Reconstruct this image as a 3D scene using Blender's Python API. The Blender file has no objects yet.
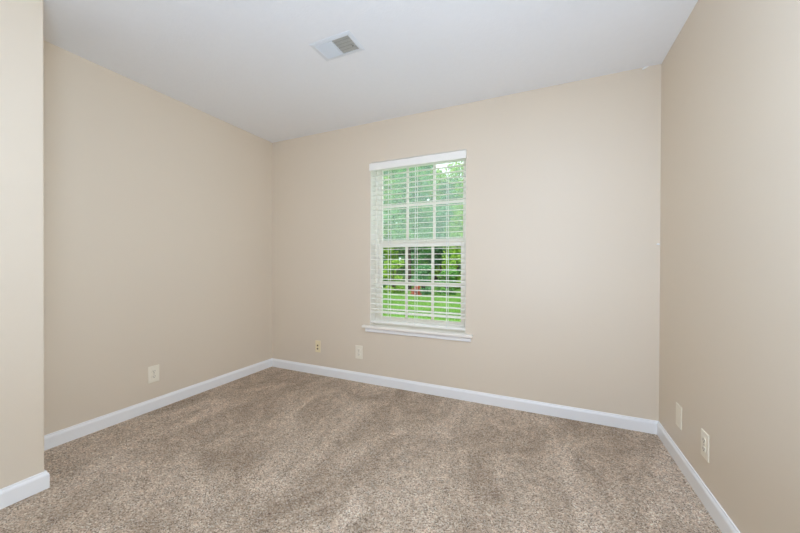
import bpy, bmesh, math, random
from mathutils import Vector, Matrix, Euler

C = bpy.context.scene.collection
scn = bpy.context.scene

# ------------------------------------------------------------------ camera
W, H = 3.4136, 2.44                       # room width, ceiling height
REAR = -6.5                               # rear wall behind the camera
cam_d = bpy.data.cameras.new('camera')
cam = bpy.data.objects.new('camera', cam_d); C.objects.link(cam)
CAM = Vector((2.7218, -2.6388, 1.1123))
yaw, pitch, roll = 0.422907, -0.0048, 0.003382
fwd = Vector((-math.sin(yaw)*math.cos(pitch), math.cos(yaw)*math.cos(pitch), math.sin(pitch)))
r0 = Vector((math.cos(yaw), math.sin(yaw), 0)); u0 = r0.cross(fwd)
rt = r0*math.cos(roll) + u0*math.sin(roll); up = u0*math.cos(roll) - r0*math.sin(roll)
m = Matrix((rt, up, -fwd)).transposed().to_4x4(); m.translation = CAM
cam.matrix_world = m
cam_d.sensor_width = 36.0; cam_d.lens = 322.0525/800*36.0
cam_d.clip_start = 0.02; cam_d.clip_end = 300
scn.camera = cam

# ------------------------------------------------------------------ view, world, lights
vs = scn.view_settings
vs.view_transform = 'Standard'; vs.look = 'None'; vs.gamma = 1.0; vs.use_curve_mapping = False
vs.exposure = 0.0
scn.cycles.max_bounces = 14
scn.cycles.diffuse_bounces = 8
scn.cycles.transparent_max_bounces = 24
scn.cycles.sample_clamp_indirect = 6.0

world = bpy.data.worlds.new('world'); scn.world = world; world.use_nodes = True
bg = world.node_tree.nodes['Background']
bg.inputs[0].default_value = (0.86, 0.93, 1.0, 1); bg.inputs[1].default_value = 2.6

def light(name, kind, loc, target, energy, color, **kw):
    d = bpy.data.lights.new(name, kind); d.energy = energy; d.color = color
    for k, v in kw.items(): setattr(d, k, v)
    o = bpy.data.objects.new(name, d); C.objects.link(o); o.location = loc
    o.rotation_euler = (Vector(target)-Vector(loc)).to_track_quat('-Z', 'Y').to_euler()
    return o

light('sun', 'SUN', (2, -20, 25), (-2, 14, 0), 2.9, (1, 0.96, 0.88), angle=0.2)
# added rear fill, and an assumed flash bounced off the ceiling behind the camera
light('rear_fill', 'AREA', (2.45, REAR+0.06, 1.15), (1.5, 0, 1.05), 25, (0.735, 0.92, 1.195), shape='RECTANGLE', size=1.7, size_y=1.9)  # added unseen fill at the closed rear wall, standing in for assumed daylight
light('assumed_bounce_flash', 'AREA', (2.75, -2.9, 0.9), (2.65, -2.3, 2.44), 35.5, (0.735, 0.92, 1.195), shape='DISK', size=0.7)  # assumed flash: unseen area light aimed up at the ceiling
light('overhead_fill', 'AREA', (2.9, -2.45, 2.40), (2.6, -2.4, 0), 31.5, (0.735, 0.92, 1.195), shape='DISK', size=0.5)  # added unseen fill from overhead, lifts floor and lower walls

# ------------------------------------------------------------------ materials
def srgb(r, g, b):
    f = lambda c: (c/12.92 if c <= 0.04045 else ((c+0.055)/1.055)**2.4)
    return (f(r/255), f(g/255), f(b/255), 1)

def mat(name, col, rough=0.5, spec=0.5, bump=None, var=None):
    mt = bpy.data.materials.new(name); mt.use_nodes = True
    nt = mt.node_tree; b = nt.nodes['Principled BSDF']
    b.inputs['Base Color'].default_value = col
    b.inputs['Roughness'].default_value = rough
    b.inputs['Specular IOR Level'].default_value = spec
    tc = nt.nodes.new('ShaderNodeTexCoord')
    if var:                                # (scale, amount)
        n = nt.nodes.new('ShaderNodeTexNoise'); n.inputs['Scale'].default_value = var[0]; n.inputs['Detail'].default_value = 4
        nt.links.new(tc.outputs['Object'], n.inputs['Vector'])
        mx = nt.nodes.new('ShaderNodeMix'); mx.data_type = 'RGBA'
        k = var[1]
        mx.inputs['A'].default_value = (col[0]*(1-k), col[1]*(1-k), col[2]*(1-k), 1)
        mx.inputs['B'].default_value = (min(1, col[0]*(1+k)), min(1, col[1]*(1+k)), min(1, col[2]*(1+k)), 1)
        nt.links.new(n.outputs['Fac'], mx.inputs['Factor']); nt.links.new(mx.outputs['Result'], b.inputs['Base Color'])
    if bump:                               # (scale, strength, distance)
        n = nt.nodes.new('ShaderNodeTexNoise'); n.inputs['Scale'].default_value = bump[0]; n.inputs['Detail'].default_value = 3
        nt.links.new(tc.outputs['Object'], n.inputs['Vector'])
        bp = nt.nodes.new('ShaderNodeBump'); bp.inputs['Strength'].default_value = bump[1]; bp.inputs['Distance'].default_value = bump[2]
        nt.links.new(n.outputs['Fac'], bp.inputs['Height']); nt.links.new(bp.outputs['Normal'], b.inputs['Normal'])
    return mt

M_wall = mat('wall_paint', srgb(226, 213, 194), 0.42, 0.35, bump=(140, 0.12, 0.002), var=(1.3, 0.012))
M_ceil = mat('ceiling_paint', srgb(241, 243, 246), 0.75, 0.2, bump=(85, 0.22, 0.004), var=(30, 0.015))
M_trim = mat('trim_paint', srgb(245, 245, 245), 0.35, 0.45, var=(6, 0.01))
M_vinyl = mat('window_vinyl', srgb(248, 243, 234), 0.35, 0.45, var=(8, 0.01))
M_blind = mat('blind_slat_white', srgb(249, 246, 239), 0.4, 0.4, var=(20, 0.01))
M_cord = mat('blind_cord_white', srgb(238, 238, 234), 0.8, 0.2, var=(60, 0.02))
M_ivory = mat('outlet_ivory', srgb(246, 238, 220), 0.35, 0.5, var=(30, 0.01))
M_cream = mat('outlet_cream', srgb(242, 228, 190), 0.35, 0.5, var=(30, 0.01))
M_dark = mat('dark_slot', srgb(70, 58, 46), 0.6, 0.3, var=(30, 0.05))
M_brass = mat('brown_jack', srgb(110, 82, 48), 0.45, 0.5, var=(80, 0.1))
M_screw = mat('screw_metal', srgb(170, 162, 148), 0.35, 0.5, var=(80, 0.05))
M_vent = mat('vent_white', srgb(226, 231, 236), 0.4, 0.4, var=(20, 0.01))
M_ventdark = mat('vent_interior', srgb(176, 173, 163), 0.6, 0.3, var=(25, 0.06))
M_damper_shade = mat('vent_damper_and_shaded_bank', srgb(206, 204, 196), 0.5, 0.3, var=(25, 0.05))
M_bark = mat('bark', srgb(72, 62, 54), 0.9, 0.2, bump=(20, 0.8, 0.02), var=(9, 0.35))
M_brick = mat('exterior_wall', srgb(190, 186, 178), 0.8, 0.2, var=(5, 0.05))

def carpet_material():
    mt = bpy.data.materials.new('carpet'); mt.use_nodes = True
    nt = mt.node_tree; N = nt.nodes; L = nt.links
    b = N['Principled BSDF']; b.inputs['Roughness'].default_value = 0.95; b.inputs['Specular IOR Level'].default_value = 0.1
    b.inputs['Sheen Weight'].default_value = 0.15; b.inputs['Sheen Roughness'].default_value = 0.6
    tc = N.new('ShaderNodeTexCoord')
    def noise(scale, detail, rough=0.5, dist=0.0, mp=None):
        n = N.new('ShaderNodeTexNoise'); n.inputs['Scale'].default_value = scale; n.inputs['Detail'].default_value = detail
        n.inputs['Roughness'].default_value = rough; n.inputs['Distortion'].default_value = dist
        if mp:
            k = N.new('ShaderNodeMapping'); k.inputs['Scale'].default_value = mp[0]; k.inputs['Rotation'].default_value = (0, 0, mp[1])
            L.new(tc.outputs['Object'], k.inputs['Vector']); L.new(k.outputs['Vector'], n.inputs['Vector'])
        else:
            L.new(tc.outputs['Object'], n.inputs['Vector'])
        return n
    def ramp(src, stops):
        r = N.new('ShaderNodeValToRGB'); e = r.color_ramp.elements
        while len(e) < len(stops): e.new(0.5)
        for k, (p, c) in enumerate(stops): e[k].position = p; e[k].color = c
        L.new(src, r.inputs['Fac']); return r
    def mixc(kind, fac, a, bb):
        x = N.new('ShaderNodeMix'); x.data_type = 'RGBA'; x.blend_type = kind; x.inputs['Factor'].default_value = fac
        L.new(a, x.inputs['A']); L.new(bb, x.inputs['B']); return x.outputs['Result']
    # twisted tufts: flecks of taupe, cream and dark brown yarn
    vor = N.new('ShaderNodeTexVoronoi'); vor.inputs['Scale'].default_value = 215; vor.inputs['Randomness'].default_value = 1
    L.new(tc.outputs['Object'], vor.inputs['Vector'])
    sep = N.new('ShaderNodeSeparateColor'); L.new(vor.outputs['Color'], sep.inputs['Color'])
    flecks = ramp(sep.outputs['Red'], [(0.0, srgb(122, 96, 72)), (0.2, srgb(196, 170, 144)), (0.7, srgb(228, 204, 178)), (1.0, srgb(255, 246, 230))])
    # nap brushed by the vacuum: broad soft patches
    nap = noise(2.3, 7, 0.66, 1.3, ((1.15, 0.6, 1), 0.95))
    napr = ramp(nap.outputs['Fac'], [(0.35, (0.70, 0.655, 0.60, 1)), (0.46, (0.90, 0.875, 0.84, 1)), (0.53, (1.03, 1.02, 1.00, 1)), (0.64, (1.19, 1.20, 1.22, 1))])
    fine = noise(16, 6, 0.75, 0.4)
    finer = ramp(fine.outputs['Fac'], [(0.3, (0.82, 0.82, 0.82, 1)), (0.7, (1.12, 1.12, 1.12, 1))])
    c = mixc('MULTIPLY', 1.0, flecks.outputs['Color'], napr.outputs['Color'])
    c = mixc('MULTIPLY', 1.0, c, finer.outputs['Color'])
    L.new(c, b.inputs['Base Color'])
    bp = N.new('ShaderNodeBump'); bp.inputs['Strength'].default_value = 1.0; bp.inputs['Distance'].default_value = 0.007
    hn = noise(190, 2, 0.6)
    ad = N.new('ShaderNodeMath'); ad.operation = 'SUBTRACT'
    L.new(hn.outputs['Fac'], ad.inputs[0]); L.new(vor.outputs['Distance'], ad.inputs[1])
    L.new(ad.outputs[0], bp.inputs['Height']); L.new(bp.outputs['Normal'], b.inputs['Normal'])
    return mt
M_carpet = carpet_material()

def glass_material(name, haze):
    mt = bpy.data.materials.new(name); mt.use_nodes = True
    nt = mt.node_tree; N = nt.nodes; L = nt.links
    for n in list(N):
        if n.type != 'OUTPUT_MATERIAL': N.remove(n)
    out = [n for n in N if n.type == 'OUTPUT_MATERIAL'][0]
    tr = N.new('ShaderNodeBsdfTransparent'); tr.inputs[0].default_value = (0.95, 0.98, 0.96, 1)
    gl = N.new('ShaderNodeBsdfGlossy'); gl.inputs['Roughness'].default_value = 0.02
    fr = N.new('ShaderNodeFresnel'); fr.inputs[0].default_value = 1.35
    m1 = N.new('ShaderNodeMixShader'); L.new(fr.outputs[0], m1.inputs[0]); L.new(tr.outputs[0], m1.inputs[1]); L.new(gl.outputs[0], m1.inputs[2])
    if haze:
        df = N.new('ShaderNodeBsdfTranslucent'); df.inputs[0].default_value = (0.80, 0.92, 0.90, 1)
        m2 = N.new('ShaderNodeMixShader'); m2.inputs[0].default_value = haze
        L.new(m1.outputs[0], m2.inputs[1]); L.new(df.outputs[0], m2.inputs[2]); L.new(m2.outputs[0], out.inputs[0])
    else:
        L.new(m1.outputs[0], out.inputs[0])
    return mt
M_glass = glass_material('window_glass', 0.0)
M_glass_hazy = glass_material('hazy_window_glass', 0.19)  # pale translucent tint mixed into the upper pane

def leaf_material(name, cols):
    mt = bpy.data.materials.new(name); mt.use_nodes = True
    nt = mt.node_tree; N = nt.nodes; L = nt.links
    for n in list(N):
        if n.type != 'OUTPUT_MATERIAL': N.remove(n)
    out = [n for n in N if n.type == 'OUTPUT_MATERIAL'][0]
    g = N.new('ShaderNodeNewGeometry'); r = N.new('ShaderNodeValToRGB'); e = r.color_ramp.elements
    while len(e) < len(cols): e.new(0.5)
    for k, c in enumerate(cols): e[k].position = k/(len(cols)-1); e[k].color = c
    L.new(g.outputs['Random Per Island'], r.inputs['Fac'])
    d = N.new('ShaderNodeBsdfDiffuse'); t = N.new('ShaderNodeBsdfTranslucent')
    L.new(r.outputs[0], d.inputs[0]); L.new(r.outputs[0], t.inputs[0])
    mx = N.new('ShaderNodeMixShader'); mx.inputs[0].default_value = 0.4
    L.new(d.outputs[0], mx.inputs[1]); L.new(t.outputs[0], mx.inputs[2]); L.new(mx.outputs[0], out.inputs[0])
    return mt
M_leaf = [leaf_material('leaves_mid', [srgb(72, 124, 62), srgb(108, 164, 86), srgb(152, 198, 112)]),
          leaf_material('leaves_yellow', [srgb(84, 132, 44), srgb(150, 190, 74), srgb(190, 214, 110)]),
          leaf_material('leaves_cool', [srgb(68, 120, 78), srgb(106, 160, 110), srgb(156, 200, 150)])]
M_redleaf = leaf_material('red_blossom', [srgb(186, 72, 50), srgb(204, 112, 88), srgb(190, 136, 120)])
M_grass = leaf_material('grass_blades', [srgb(78, 120, 46), srgb(106, 148, 66), srgb(138, 172, 90)])
M_lawn = mat('lawn_ground', srgb(104, 142, 66), 0.95, 0.05, bump=(18, 0.8, 0.05), var=(0.9, 0.22))

# ------------------------------------------------------------------ helpers
def box(bm, x0, x1, y0, y1, z0, z1, bev=0.0, seg=2, mi=0):
    vs_ = [bm.verts.new((x, y, z)) for x in (x0, x1) for y in (y0, y1) for z in (z0, z1)]
    v = vs_
    fs = [bm.faces.new(f) for f in ((v[0], v[1], v[3], v[2]), (v[4], v[6], v[7], v[5]), (v[0], v[4], v[5], v[1]),
                                    (v[2], v[3], v[7], v[6]), (v[0], v[2], v[6], v[4]), (v[1], v[5], v[7], v[3]))]
    for f in fs: f.material_index = mi
    if bev:
        es = list({e for f in fs for e in f.edges})
        bmesh.ops.bevel(bm, geom=es, offset=bev, segments=seg, profile=0.5, affect='EDGES')

def cyl(bm, c, axis, r, h, n=20, r2=None):
    a = Vector(axis).normalized()
    rot = a.to_track_quat('Z', 'Y').to_matrix().to_4x4(); rot.translation = Vector(c)
    bmesh.ops.create_cone(bm, cap_ends=True, segments=n, radius1=r, radius2=r if r2 is None else r2, depth=h, matrix=rot)

def prism(bm, prof, A, B, outdir):
    """extrude a profile [(distance out of the wall, height)] from A to B"""
    A, B, o = Vector(A), Vector(B), Vector(outdir)
    ra = [bm.verts.new(A + o*d + Vector((0, 0, z))) for d, z in prof]
    rb = [bm.verts.new(B + o*d + Vector((0, 0, z))) for d, z in prof]
    n = len(prof)
    for i in range(n): bm.faces.new((ra[i], ra[(i+1) % n], rb[(i+1) % n], rb[i]))
    bm.faces.new(ra[::-1]); bm.faces.new(rb)

def obj(name, bm, mtl, parent=None, smooth=False):
    bmesh.ops.recalc_face_normals(bm, faces=bm.faces)
    me = bpy.data.meshes.new(name); bm.to_mesh(me); bm.free()
    for x in (mtl if isinstance(mtl, list) else [mtl]): me.materials.append(x)
    if smooth:
        for p in me.polygons: p.use_smooth = True
    o = bpy.data.objects.new(name, me); C.objects.link(o)
    if parent: o.parent = parent
    return o

def empty(name, loc=(0, 0, 0), rot=(0, 0, 0)):
    o = bpy.data.objects.new(name, None); C.objects.link(o); o.location = loc; o.rotation_euler = rot
    o.empty_display_size = 0.05
    return o

def tag(o, label=None, cat=None, group=None, kind=None):
    if label: o['label'] = label
    if cat: o['category'] = cat
    if group: o['group'] = group
    if kind: o['kind'] = kind
    return o

def struct(name, bm, mtl, label=None, cat=None):
    o = obj(name, bm, mtl); return tag(o, label, cat, kind='structure')

NB = bmesh.new

# ------------------------------------------------------------------ room shell
bm = NB(); box(bm, -0.15, W+0.15, REAR-0.15, 0.20, -0.12, 0.0)
struct('floor', bm, M_carpet, 'speckled taupe brown carpet covering the whole floor', 'floor')
bm = NB(); box(bm, -0.15, W+0.15, REAR-0.15, 0.20, H, H+0.15)
struct('ceiling', bm, M_ceil, 'flat white lightly textured ceiling over the room', 'ceiling')
# back wall with the window opening
OX0, OX1, OZ0, OZ1 = 1.228, 2.128, 0.545, 2.068
bm = NB()
xs = [-0.15, OX0, OX1, W+0.15]; zs = [0, OZ0, OZ1, H]
def gridwall(bm, y, flip):
    g = {}
    for i, x in enumerate(xs):
        for k, z in enumerate(zs): g[i, k] = bm.verts.new((x, y, z))
    for i in range(3):
        for k in range(3):
            if (i, k) != (1, 1): bm.faces.new((g[i, k], g[i+1, k], g[i+1, k+1], g[i, k+1]))
    return g
ga = gridwall(bm, 0.0, False); gb = gridwall(bm, 0.20, True)
ring = [(1, 1), (2, 1), (2, 2), (1, 2)]
for a, b in zip(ring, ring[1:]+ring[:1]): bm.faces.new((ga[a], ga[b], gb[b], gb[a]))
rim = [(0, 0), (1, 0), (2, 0), (3, 0), (3, 1), (3, 2), (3, 3), (2, 3), (1, 3), (0, 3), (0, 2), (0, 1)]
for a, b in zip(rim, rim[1:]+rim[:1]): bm.faces.new((ga[a], ga[b], gb[b], gb[a]))
struct('wall_back', bm, M_wall, 'beige far wall holding the window', 'wall')
bm = NB(); box(bm, -0.15, 0, REAR-0.15, 0.0, 0, H)
struct('wall_left', bm, M_wall, 'beige left wall behind the projecting closet corner', 'wall')
bm = NB(); box(bm, W, W+0.15, REAR-0.15, 0.0, 0, H)
struct('wall_right', bm, M_wall, 'beige right wall with two ivory cover plates', 'wall')
bm = NB(); box(bm, 0, W, REAR-0.15, REAR, 0, H)
struct('wall_rear', bm, M_wall, 'beige wall behind the camera', 'wall')
# closet bump-out at the left
PX, PY = 0.47, -1.91
bm = NB(); box(bm, 0, PX, REAR, PY, 0, H, 0)
es = [e for e in bm.edges if all(abs(v.co.x-PX) < 1e-4 and abs(v.co.y-PY) < 1e-4 for v in e.verts)]
bmesh.ops.bevel(bm, geom=es, offset=0.006, segments=3, profile=0.5, affect='EDGES')
struct('wall_closet', bm, M_wall, 'beige wall corner jutting in at the left edge', 'wall')

# baseboards: profile (out of wall, height)
BB = [(0, 0), (0.013, 0), (0.013, 0.066), (0.0105, 0.074), (0.007, 0.079), (0.0055, 0.086), (0, 0.087)]
def baseboard(name, A, B, o, label):
    bm = NB(); prism(bm, BB, A, B, o); struct(name, bm, M_trim, label, 'baseboard')
baseboard('baseboard_back', (0, 0, 0), (W, 0, 0), (0, -1, 0), 'white baseboard along the far wall under the window')
baseboard('baseboard_left', (0, PY+0.013, 0), (0, -0.0005, 0), (1, 0, 0), 'white baseboard along the left wall')
baseboard('baseboard_right', (W, REAR, 0), (W, -0.0005, 0), (-1, 0, 0), 'white baseboard along the right wall')
bm = NB()                                   # wraps the closet corner with a mitre
pth = [Vector((PX, REAR, 0)), Vector((PX, PY, 0)), Vector((0, PY, 0))]
rows = []
for d, z in BB:
    rows.append([bm.verts.new((PX+d, REAR, z)), bm.verts.new((PX+d, PY+d, z)), bm.verts.new((0, PY+d, z))])
for i in range(len(BB)):
    a, b = rows[i], rows[(i+1) % len(BB)]
    for k in range(2): bm.faces.new((a[k], b[k], b[k+1], a[k+1]))
bm.faces.new([r[0] for r in rows]); bm.faces.new([r[2] for r in rows][::-1])
struct('baseboard_closet', bm, M_trim, 'white baseboard wrapping the projecting closet corner', 'baseboard')

# small flecks of caulk left in the far right corner
def fleck(name, loc, size, rot, label):
    bm = NB(); bmesh.ops.create_icosphere(bm, subdivisions=2, radius=1)
    rnd = random.Random(5)
    for v in bm.verts: v.co *= 1 + rnd.uniform(-0.15, 0.15)
    for v in bm.verts: v.co = Vector((v.co.x*size[0], v.co.y*size[1], v.co.z*size[2]))
    o = obj(name, bm, M_trim, None, True); o.location = loc; o.rotation_euler = rot
    tag(o, label, 'caulk')
fleck('caulk_fleck', (3.325, -0.003, 2.434), (0.020, 0.005, 0.005), (0, -0.35, 0), 'white dab of caulk at the ceiling line near the right corner')
fleck('caulk_fleck.001', (3.402, -0.002, 1.255), (0.009, 0.003, 0.006), (0, 0, 0), 'tiny pale dab of filler halfway up the right corner')

# ------------------------------------------------------------------ window
win = empty('window_1', (0, 0, 0)); tag(win, 'white double hung window with grilles in the far wall', 'window', kind='structure')
def ringframe(bm, x0, x1, z0, z1, y0, y1, l, r, b, t, bev=0.003):
    box(bm, x0, x0+l, y0, y1, z0, z1, bev); box(bm, x1-r, x1, y0, y1, z0, z1, bev)
    box(bm, x0+l, x1-r, y0, y1, z0, z0+b, bev); box(bm, x0+l, x1-r, y0, y1, z1-t, z1, bev)
bm = NB(); ringframe(bm, OX0, OX1, OZ0, OZ1, 0.100, 0.198, 0.030, 0.030, 0.040, 0.024)
box(bm, OX0+0.030, OX0+0.036, 0.128, 0.136, OZ0+0.04, OZ1-0.024, 0); box(bm, OX1-0.036, OX1-0.030, 0.128, 0.136, OZ0+0.04, OZ1-0.024, 0)
obj('window_frame', bm, M_vinyl, win)
def sash(name, z0, z1, y0, b, t, glass, l, r):
    x0, x1 = OX0+0.031, OX1-0.031; y1 = y0+0.028; ym = (y0+y1)/2
    bm = NB(); ringframe(bm, x0, x1, z0, z1, y0, y1, l, r, b, t, 0.004)
    s = obj(name, bm, M_vinyl, win)
    gx0, gx1, gz0, gz1 = x0+l, x1-r, z0+b, z1-t
    bm = NB(); box(bm, gx0-0.004, gx1+0.004, ym-0.0008, ym+0.0008, gz0-0.004, gz1+0.004); obj('glass_pane', bm, glass, s)
    bm = NB()
    for k in (1, 2):
        x = gx0+(gx1-gx0)*k/3; box(bm, x-0.013, x+0.013, ym-0.012, ym-0.003, gz0, gz1, 0.002)
    z = (gz0+gz1)/2 - (0.015 if z0 > 1 else 0.005)
    box(bm, gx0, gx1, ym-0.0115, ym-0.0035, z-0.013, z+0.013, 0.002)
    obj('grille', bm, M_vinyl, s)
    return s
s1 = sash('lower_sash', OZ0+0.041, 1.322, 0.104, 0.034, 0.044, M_glass, 0.038, 0.036)
s2 = sash('upper_sash', 1.303, OZ1-0.025, 0.138, 0.046, 0.020, M_glass_hazy, 0.024, 0.026)
bm = NB(); box(bm, 1.695, 1.755, 0.106, 0.130, 1.3222, 1.332, 0.003); cyl(bm, (1.725, 0.118, 1.336), (0, 0, 1), 0.009, 0.01); box(bm, 1.722, 1.728, 0.098, 0.118, 1.336, 1.342, 0.001)
obj('sash_lock', bm, M_vinyl, s1)
bm = NB(); box(bm, OX0+0.0004, OX0+0.003, 0.001, 0.0995, OZ0+0.003, OZ1-0.004); box(bm, OX1-0.003, OX1-0.0004, 0.001, 0.0995, OZ0+0.003, OZ1-0.004)
box(bm, OX0+0.0004, OX1-0.0004, 0.001, 0.0995, OZ1-0.0035, OZ1-0.0004)
obj('jamb_liner', bm, M_vinyl, win)
# stool and apron
bm = NB(); box(bm, 1.160, 2.190, -0.042, -0.0005, OZ0-0.020, OZ0+0.002, 0.004, 3); box(bm, OX0+0.001, OX1-0.001, -0.0005, 0.099, OZ0-0.0, OZ0+0.002, 0)
obj('window_sill', bm, M_vinyl, win)
bm = NB()
AP = [(0, 0), (0.012, 0), (0.016, 0.006), (0.016, 0.028), (0.020, 0.034), (0.020, 0.040), (0, 0.040)]
prism(bm, AP, (1.185, -0.0003, OZ0-0.060), (2.175, -0.0003, OZ0-0.060), (0, -1, 0))
obj('sill_apron', bm, M_trim, win)

# ------------------------------------------------------------------ window blind
bl = empty('window_blind', (1.678, 0.03, 2.06))
tag(bl, 'white horizontal slat blind lowered with open slats in the window', 'blind')
def child(o, par):
    o.parent = par; o.matrix_parent_inverse = Matrix.Translation(par.location).inverted(); return o
BX0, BX1 = OX0+0.006, OX1-0.006
bm = NB(); box(bm, 1.224, 2.131, -0.020, -0.006, 1.988, 2.054, 0.003, 3)
box(bm, 1.224, 1.234, -0.0065, -0.0005, 1.988, 2.054, 0.001); box(bm, 2.121, 2.131, -0.0065, -0.0005, 1.988, 2.054, 0.001)
v = child(obj('valance', bm, M_blind), bl)
def hole_clip(*b_):
    bm = NB(); box(bm, *b_, 0.0005); c = obj('valance_hole_clip', bm, M_dark); c.parent = v; c.matrix_parent_inverse = v.matrix_parent_inverse.copy()
for x in (1.354, 1.678, 1.962): hole_clip(x-0.008, x+0.008, -0.0215, -0.012, 1.9845, 1.9885)  # dark blocks stand in for the shaded holes under the valance
for z in (2.046, 1.995): hole_clip(2.1305, 2.133, -0.016, -0.008, z-0.005, z+0.005)
bm = NB(); box(bm, BX0, BX1, 0.004, 0.056, 2.000, 2.060, 0.002)
child(obj('headrail', bm, M_blind), bl)
def slat_bm(z, tilt=0.0):
    bm = NB(); n = 6; w = 0.050; t = 0.0028
    top, bot = [], []
    for i in range(n+1):
        s = -w/2 + w*i/n; cr = 0.0022*(1-(2*s/w)**2)
        ct, st = math.cos(tilt), math.sin(tilt)
        for lst, dz in ((top, t/2), (bot, -t/2)):
            yy, zz = s*ct-(cr+dz)*st, s*st+(cr+dz)*ct
            lst.append([bm.verts.new((x, 0.031+yy, z+zz)) for x in (BX0, BX1)])
    for i in range(n):
        bm.faces.new((top[i][0], top[i][1], top[i+1][1], top[i+1][0])); bm.faces.new((bot[i][0], bot[i+1][0], bot[i+1][1], bot[i][1]))
    for k in (0, n): bm.faces.new((top[k][0], bot[k][0], bot[k][1], top[k][1]))
    for e in (0, 1): bm.faces.new([r[e] for r in top]+[r[e] for r in bot][::-1])
    return bm
zs_ = [1.117+0.0460*k for k in range(-9, 20)]
for z in zs_:
    if z < 1.99: child(obj('slat', slat_bm(z, 0.08), M_blind), bl)
child(obj('slat', slat_bm(0.674, 0.26), M_blind), bl)
bm = NB(); box(bm, BX0, BX1, 0.008, 0.056, 0.572, 0.590, 0.003, 3)
br = child(obj('bottom_rail', bm, M_blind), bl)
for x in (1.414, 1.678, 1.964):
    bm = NB()
    for y in (0.0045, 0.0575):
        box(bm, x-0.0025, x+0.0025, y-0.0008, y+0.0008, 0.580, 2.006)
    for z in zs_:
        if z < 1.99: box(bm, x-0.0008, x+0.0008, 0.0045, 0.0575, z-0.0035, z-0.0025)
    child(obj('ladder_cord', bm, M_cord), bl)

# ------------------------------------------------------------------ wall plates (built facing -Y at the origin)
def rot_for(n):                                  # n: wall the plate sits on
    return {'back': 0.0, 'left': math.pi/2, 'right': -math.pi/2}[n]
def plate_mesh(w, h):
    bm = NB(); box(bm, -w/2, w/2, -0.0065, -0.0004, -h/2, h/2, 0.003, 3); return bm
def screw(par, z, m_=None):
    bm = NB(); cyl(bm, (0, -0.0070, z), (0, -1, 0), 0.0034, 0.0022, 16)
    box(bm, -0.0028, 0.0028, -0.0086, -0.0080, z-0.0005, z+0.0005); obj('screw', bm, m_ or M_screw, par)
def receptacle(par, z, mtl, slotm):
    bm = NB()
    pts = []
    for i in range(32):
        a = 2*math.pi*i/32; pts.append((max(-0.0172, min(0.0172, 0.0185*math.cos(a))), max(-0.0142, min(0.0142, 0.0172*math.sin(a)))))
    f = [bm.verts.new((x, -0.0088, z+q)) for x, q in pts]; b = [bm.verts.new((x, -0.005, z+q)) for x, q in pts]
    bm.faces.new(f); bm.faces.new(b[::-1])
    for i in range(32): bm.faces.new((f[i], b[i], b[(i+1) % 32], f[(i+1) % 32]))
    r = obj('receptacle', bm, mtl, par)
    bm = NB()
    box(bm, -0.0078, -0.0054, -0.0092, -0.0084, z-0.001, z+0.0078); box(bm, 0.0054, 0.0078, -0.0092, -0.0084, z, z+0.0072)
    cyl(bm, (0, -0.0088, z-0.0065), (0, -1, 0), 0.0027, 0.0008, 14)
    obj('slots', bm, slotm, r)
def duplex(loc, wall, label, mtl, group=None):
    e = empty('wall_outlet', loc, (0, 0, rot_for(wall))); tag(e, label, 'outlet', group)
    obj('cover_plate', plate_mesh(0.078, 0.126), mtl, e)
    receptacle(e, 0.0195, mtl, M_dark); receptacle(e, -0.0195, mtl, M_dark); screw(e, 0.0)
    return e
duplex((0, -1.172, 0.275), 'left', 'ivory outlet plate low on the left wall', M_ivory)
duplex((1.110, 0, 0.280), 'back', 'ivory outlet plate on the far wall, just left below the window sill', M_ivory)
duplex((W, -0.679, 0.273), 'right', 'ivory duplex outlet on the right wall, farther from the corner', M_ivory)
# blank plate, right wall
e = empty('blank_wall_plate', (W, -0.356, 0.272), (0, 0, rot_for('right'))); tag(e, 'blank ivory cover plate on the right wall, nearest the far corner', 'wall plate')
obj('cover_plate', plate_mesh(0.080, 0.126), M_ivory, e); screw(e, 0.045, M_ivory); screw(e, -0.045, M_ivory)
# narrow cream jack plate with two dark jacks
e = empty('jack_wall_plate', (0.625, 0, 0.283), (0, 0, 0)); tag(e, 'cream wall plate with two dark jacks, left end of the far wall', 'wall plate')
obj('cover_plate', plate_mesh(0.062, 0.118), M_cream, e)
for z in (0.010, -0.022):
    bm = NB(); cyl(bm, (0, -0.0075, z), (0, -1, 0), 0.0085, 0.004, 20); j = obj('jack', bm, M_brass, e)
    bm = NB(); cyl(bm, (0, -0.0098, z), (0, -1, 0), 0.0045, 0.0012, 12); obj('socket', bm, M_dark, j)

# ------------------------------------------------------------------ ceiling register
VX0, VX1, VY0, VY1 = 1.418, 1.704, -1.090, -0.914
ve = empty('ceiling_vent', ((VX0+VX1)/2, (VY0+VY1)/2, H)); tag(ve, 'white rectangular two way air vent in the ceiling', 'vent')
VW, VH = (VX1-VX0)/2, (VY1-VY0)/2; IW, IH = VW-0.026, VH-0.024
bm = NB()
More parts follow.
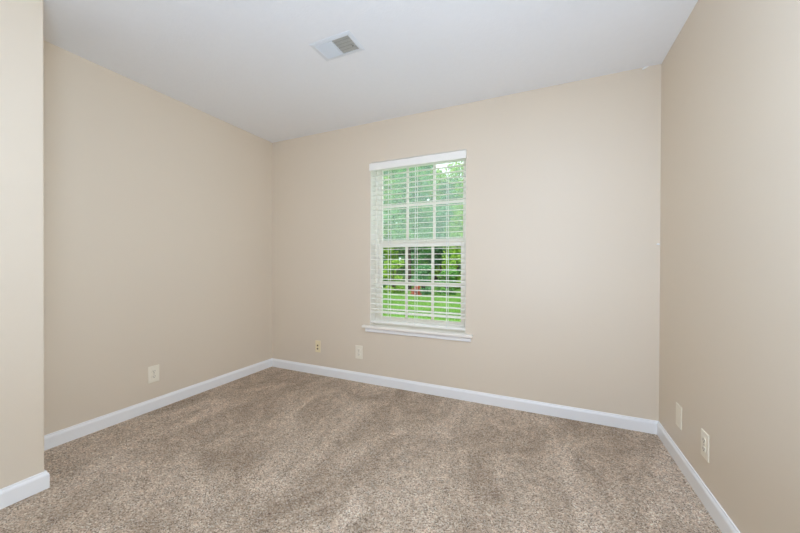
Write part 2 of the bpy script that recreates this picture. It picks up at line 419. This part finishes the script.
# flange with sloped rim
def quadring(bm, a, b):
    va = [bm.verts.new(p) for p in a]; vb = [bm.verts.new(p) for p in b]
    for i in range(4): bm.faces.new((va[i], va[(i+1) % 4], vb[(i+1) % 4], vb[i]))
def rect(w, h, z): return [(-w, -h, z), (w, -h, z), (w, h, z), (-w, h, z)]
quadring(bm, rect(VW, VH, -0.0004), rect(VW, VH, -0.002)); quadring(bm, rect(VW, VH, -0.002), rect(VW-0.010, VH-0.010, -0.0045))
quadring(bm, rect(VW-0.010, VH-0.010, -0.0045), rect(IW+0.003, IH+0.003, -0.0060)); quadring(bm, rect(IW+0.003, IH+0.003, -0.0060), rect(IW, IH, -0.0055))
quadring(bm, rect(IW, IH, -0.0055), rect(IW, IH, -0.0004)); quadring(bm, rect(VW, VH, -0.0004), rect(IW, IH, -0.0004))
bmesh.ops.remove_doubles(bm, verts=bm.verts, dist=1e-5)
box(bm, -0.0035, 0.0035, -IH, IH, -0.0095, -0.0015, 0.001)
obj('frame', bm, M_vent, ve)
bm = NB(); box(bm, -IW, IW, -IH, IH, -0.0012, -0.0006); obj('backing', bm, M_ventdark, ve)
for nm, x0, x1, sgn in (('louver_bank', -IW, -0.0035, -1), ('louver_bank', 0.0035, IW, 1)):
    bm = NB(); n = 11
    for k in range(n):
        x = x0+(x1-x0)*(k+0.5)/n; d = 0.0034
        lo, hi = x+sgn*d, x-sgn*d
        p = [(hi-0.0004, -0.0016), (hi+0.0004, -0.0016), (lo+0.0004, -0.0088), (lo-0.0004, -0.0088)]
        a = [bm.verts.new((q[0], -IH, q[1])) for q in p]; b = [bm.verts.new((q[0], IH, q[1])) for q in p]
        bm.faces.new(a); bm.faces.new(b[::-1])
        for i in range(4): bm.faces.new((a[i], b[i], b[(i+1) % 4], a[(i+1) % 4]))
    obj(nm, bm, M_vent if sgn < 0 else M_damper_shade, ve)  # right bank greyer: shade between its slats put into the colour
bm = NB()
for k in range(5):
    y = -IH + 2*IH*(k+0.5)/5; box(bm, 0.005, IW-0.001, y-IH/5+0.002, y+IH/5-0.002, -0.0020, -0.0014)
obj('damper_blades', bm, M_damper_shade, ve)
bm = NB(); box(bm, IW-0.020, IW-0.012, 0.012, 0.018, -0.016, -0.006, 0.001); obj('damper_lever', bm, M_ventdark, ve)

# ------------------------------------------------------------------ outdoors
GZ = -0.60
bm = NB(); bmesh.ops.create_grid(bm, x_segments=40, y_segments=40, size=30)
rnd = random.Random(2)
for v in bm.verts: v.co.z = rnd.uniform(-0.04, 0.04)
o = obj('lawn', bm, M_lawn, None, True); o.location = (-3, 30.4, GZ); tag(o, 'green lawn stretching away outside the window', 'lawn', kind='structure')
bm = NB(); rnd = random.Random(3)
for k in range(16000):
    y = rnd.uniform(7, 13.2); x = 2.7-(y+2.6)*rnd.uniform(0.12, 0.68)
    h = rnd.uniform(0.05, 0.12); a = rnd.uniform(0, 6.28); w = 0.012
    dx, dy = math.cos(a)*w, math.sin(a)*w; lx, ly = rnd.uniform(-.04, .04), rnd.uniform(-.04, .04)
    p = [bm.verts.new(q) for q in ((x-dx, y-dy, GZ-0.03), (x+dx, y+dy, GZ-0.03), (x+lx, y+ly, GZ+h))]
    bm.faces.new(p)
tag(obj('grass', bm, M_grass), 'short bright grass blades on the lawn outside the window', 'grass', kind='stuff')

def leaf_cloud(bm, rnd, blobs, n, size):
    tot = sum(b[3]**2 for b in blobs)
    for bx, by, bz, br_ in blobs:
        for k in range(int(n*br_**2/tot)):
            d = Vector((rnd.gauss(0, 1), rnd.gauss(0, 1), rnd.gauss(0, 1))).normalized()*br_*(rnd.random()**0.45)
            d.z *= 0.8
            c_ = Vector((bx, by, bz))+d
            s = size*rnd.uniform(0.6, 1.4)
            u = Vector((rnd.gauss(0, 1), rnd.gauss(0, 1), rnd.gauss(0, 0.6))).normalized(); w = u.orthogonal().normalized()
            w = Matrix.Rotation(rnd.uniform(0, 6.28), 3, u) @ w
            p = [c_-u*s, c_+w*s*0.55, c_+u*s, c_-w*s*0.55]
            bm.faces.new([bm.verts.new(q) for q in p])

def limb(bm, pts, radii, n=8):
    rows = []
    for i, (p, r) in enumerate(zip(pts, radii)):
        p = Vector(p); t = (Vector(pts[min(i+1, len(pts)-1)])-Vector(pts[max(i-1, 0)])).normalized()
        a = t.orthogonal().normalized(); b = t.cross(a)
        rows.append([bm.verts.new(p+(a*math.cos(6.2832*k/n)+b*math.sin(6.2832*k/n))*r) for k in range(n)])
    for i in range(len(rows)-1):
        for k in range(n): bm.faces.new((rows[i][k], rows[i][(k+1) % n], rows[i+1][(k+1) % n], rows[i+1][k]))
    bm.faces.new(rows[0][::-1]); bm.faces.new(rows[-1])

def ground_pt(px, depth):                        # world x of a picture column at a given depth y
    d = fwd + rt*((px-400)/322.05)
    return CAM.x + d.x*(depth-CAM.y)/d.y

def tree(px, y, h, cr, low, kind, seed, label, tr=0.16, n=5200, leaf=0.13):
    rnd = random.Random(seed); x = ground_pt(px, y)
    e = empty('tree', (x, y, GZ)); tag(e, label, 'tree', 'trees beyond the lawn')
    bm = NB(); lean = rnd.uniform(-.3, .3)
    limb(bm, [(0, 0, -0.15), (0.02, 0, h*0.15), (lean*0.3, 0.05, h*0.4), (lean*0.6, 0, h*0.65), (lean, 0, h*0.9)], [tr*1.4, tr, tr*0.85, tr*0.6, tr*0.2])
    for k in range(6):
        a = rnd.uniform(0, 6.28); z0 = h*rnd.uniform(0.35, 0.7); L_ = cr*rnd.uniform(0.6, 0.9)
        limb(bm, [(lean*0.4, 0, z0), (lean*0.4+math.cos(a)*L_*0.5, math.sin(a)*L_*0.5, z0+L_*0.35), (lean*0.4+math.cos(a)*L_, math.sin(a)*L_, z0+L_*0.5)], [tr*0.45, tr*0.3, tr*0.1], 6)
    obj('trunk', bm, M_bark, e, True)
    bm = NB(); blobs = []
    for k in range(30 + int(h)):
        a = rnd.uniform(0, 6.28); q = rnd.random()**0.5*cr*0.75; z = rnd.uniform(low, h-cr*0.3)
        blobs.append((math.cos(a)*q, math.sin(a)*q, z, cr*rnd.uniform(0.32, 0.55)))
    leaf_cloud(bm, rnd, blobs, n, leaf); obj('foliage', bm, M_leaf[kind], e)

def shrub(px, y, h, r, kind, seed, label, mtl=None, n=1500, leaf=0.09, name='shrub'):
    rnd = random.Random(seed); x = ground_pt(px, y)
    e = empty(name, (x, y, GZ)); tag(e, label, 'shrub', 'shrubs at the edge of the lawn')
    bm = NB()
    for k in range(5):
        a = 6.28*k/5; limb(bm, [(0, 0, -0.1), (math.cos(a)*r*0.25, math.sin(a)*r*0.25, h*0.4), (math.cos(a)*r*0.5, math.sin(a)*r*0.5, h*0.75)], [0.03, 0.022, 0.008], 6)
    obj('stem', bm, M_bark, e, True)
    bm = NB(); blobs = [(rnd.uniform(-r, r)*0.6, rnd.uniform(-r, r)*0.5, rnd.uniform(0.3, 0.75)*h, r*rnd.uniform(0.35, 0.6)) for k in range(9)]
    blobs = [(a, b, max(c, d*0.75), d) for a, b, c, d in blobs] + [(r*0.5*math.cos(q), r*0.5*math.sin(q), r*0.28, r*0.42) for q in (0, 1.6, 3.1, 4.7)]
    leaf_cloud(bm, rnd, blobs, n, leaf); obj('foliage', bm, mtl or M_leaf[kind], e)

TREES = [  # px, depth, height, crown radius, lowest crown, kind, seed, label, trunk radius
    (346, 18.0, 8.0, 1.6, 1.2, 0, 11, 'leafy green tree outside, hidden mostly by the left window edge', 0.14),
    (409, 18.0, 9.2, 1.7, 2.6, 0, 13, 'tree with a dark trunk seen through the middle column of panes', 0.15),
    (472, 18.5, 8.8, 1.6, 1.6, 1, 17, 'bright green tree half hidden past the right window edge', 0.14),
    (381, 23.0, 10.0, 1.9, 1.2, 1, 12, 'yellow green tree seen through the left column of panes', 0.15),
    (441, 23.0, 6.9, 1.8, 1.6, 2, 15, 'slim tree with open crown, below the sky gap in the right column of panes', 0.13),
]
for k, (px, hh) in enumerate(((352, 15), (373, 15.5), (394, 15.5), (415, 15), (436, 12.5), (457, 9.8), (478, 12))):
    TREES.append((px, 27.6 if k % 2 else 32.2, hh, 1.62, 0.9, (0, 2, 0, 2, 1, 2, 0)[k], 70+k, 'tall %s tree in the nearer back row, %s' % (
        ('mid green', 'cool green', 'mid green', 'cool green', 'yellow green', 'cool green', 'mid green')[k],
        ('far left', 'behind the yellow green tree', 'left of the dark trunk', 'just right of the dark trunk',
         'behind the slim open tree', 'right of the slim open tree', 'far right past the window edge')[k]), 0.16))
for k, (px, hh) in enumerate(((349, 19), (368, 20), (388, 20), (407, 20), (426, 19), (445, 13.2), (464, 13.4), (483, 15))):
    TREES.append((px, 37.2 if k % 2 else 42.2, hh, 1.9, 0.6, (2, 0, 2, 0, 2, 0, 2, 0)[k], 90+k, 'distant %s tree at the very back, %s' % (
        ('cool green', 'mid green')[k % 2],
        ('far left', 'left edge of the left panes', 'middle of the left panes', 'behind the dark trunk',
         'right half of the middle panes', 'below the bright sky gap', 'right edge of the right panes', 'past the right window edge')[k]), 0.18))
for k, px in enumerate((509, 533, 560)):
    TREES.append((px, (30.5, 25.6, 31.5)[k], (11.5, 12.0, 12.5)[k], 1.8, 0.9, k, 120+k, 'tall tree well past the right edge of the window, %s' % ('nearest to it', 'second from it', 'third from it')[k], 0.16))
for t_ in TREES: tree(*t_, n=9000, leaf=0.10 if t_[1] < 20 else (0.13 if t_[1] < 26 else 0.24))
SHRUBS = [
    (373, 15.0, 2.0, 0.70, 0, 31, 'green shrub at the lawn edge, behind the left window edge'),
    (394, 15.2, 2.5, 0.70, 1, 32, 'yellow green shrub at the lawn edge, left column of panes'),
    (423.5, 15.2, 2.1, 0.68, 2, 34, 'cool green shrub behind the red blossoms, middle column of panes'),
    (446, 15.4, 1.9, 0.70, 0, 35, 'green shrub at the lawn edge, right column of panes'),
    (470, 15.2, 1.8, 0.60, 1, 37, 'light green shrub at the lawn edge, near the right window edge'),
    (384, 20.0, 2.6, 0.95, 0, 42, 'taller green shrub set back behind the yellow green shrub'),
    (422, 20.2, 2.9, 0.95, 0, 43, 'taller green shrub set back, just right of the dark trunk'),
    (417, 24.8, 3.6, 0.8, 2, 45, 'tall cool green shrub far back directly behind the dark trunk'),
    (454, 20.4, 2.4, 0.95, 1, 44, 'yellow green shrub set back among the trunks, right column of panes'),
]
for s_ in SHRUBS: shrub(*s_, n=2200, leaf=0.08)
shrub(416, 14.0, 0.75, 0.34, 0, 41, 'small red blossoming shrub low on the lawn edge, middle column of panes', M_redleaf, 420, 0.06, 'flowering_shrub')
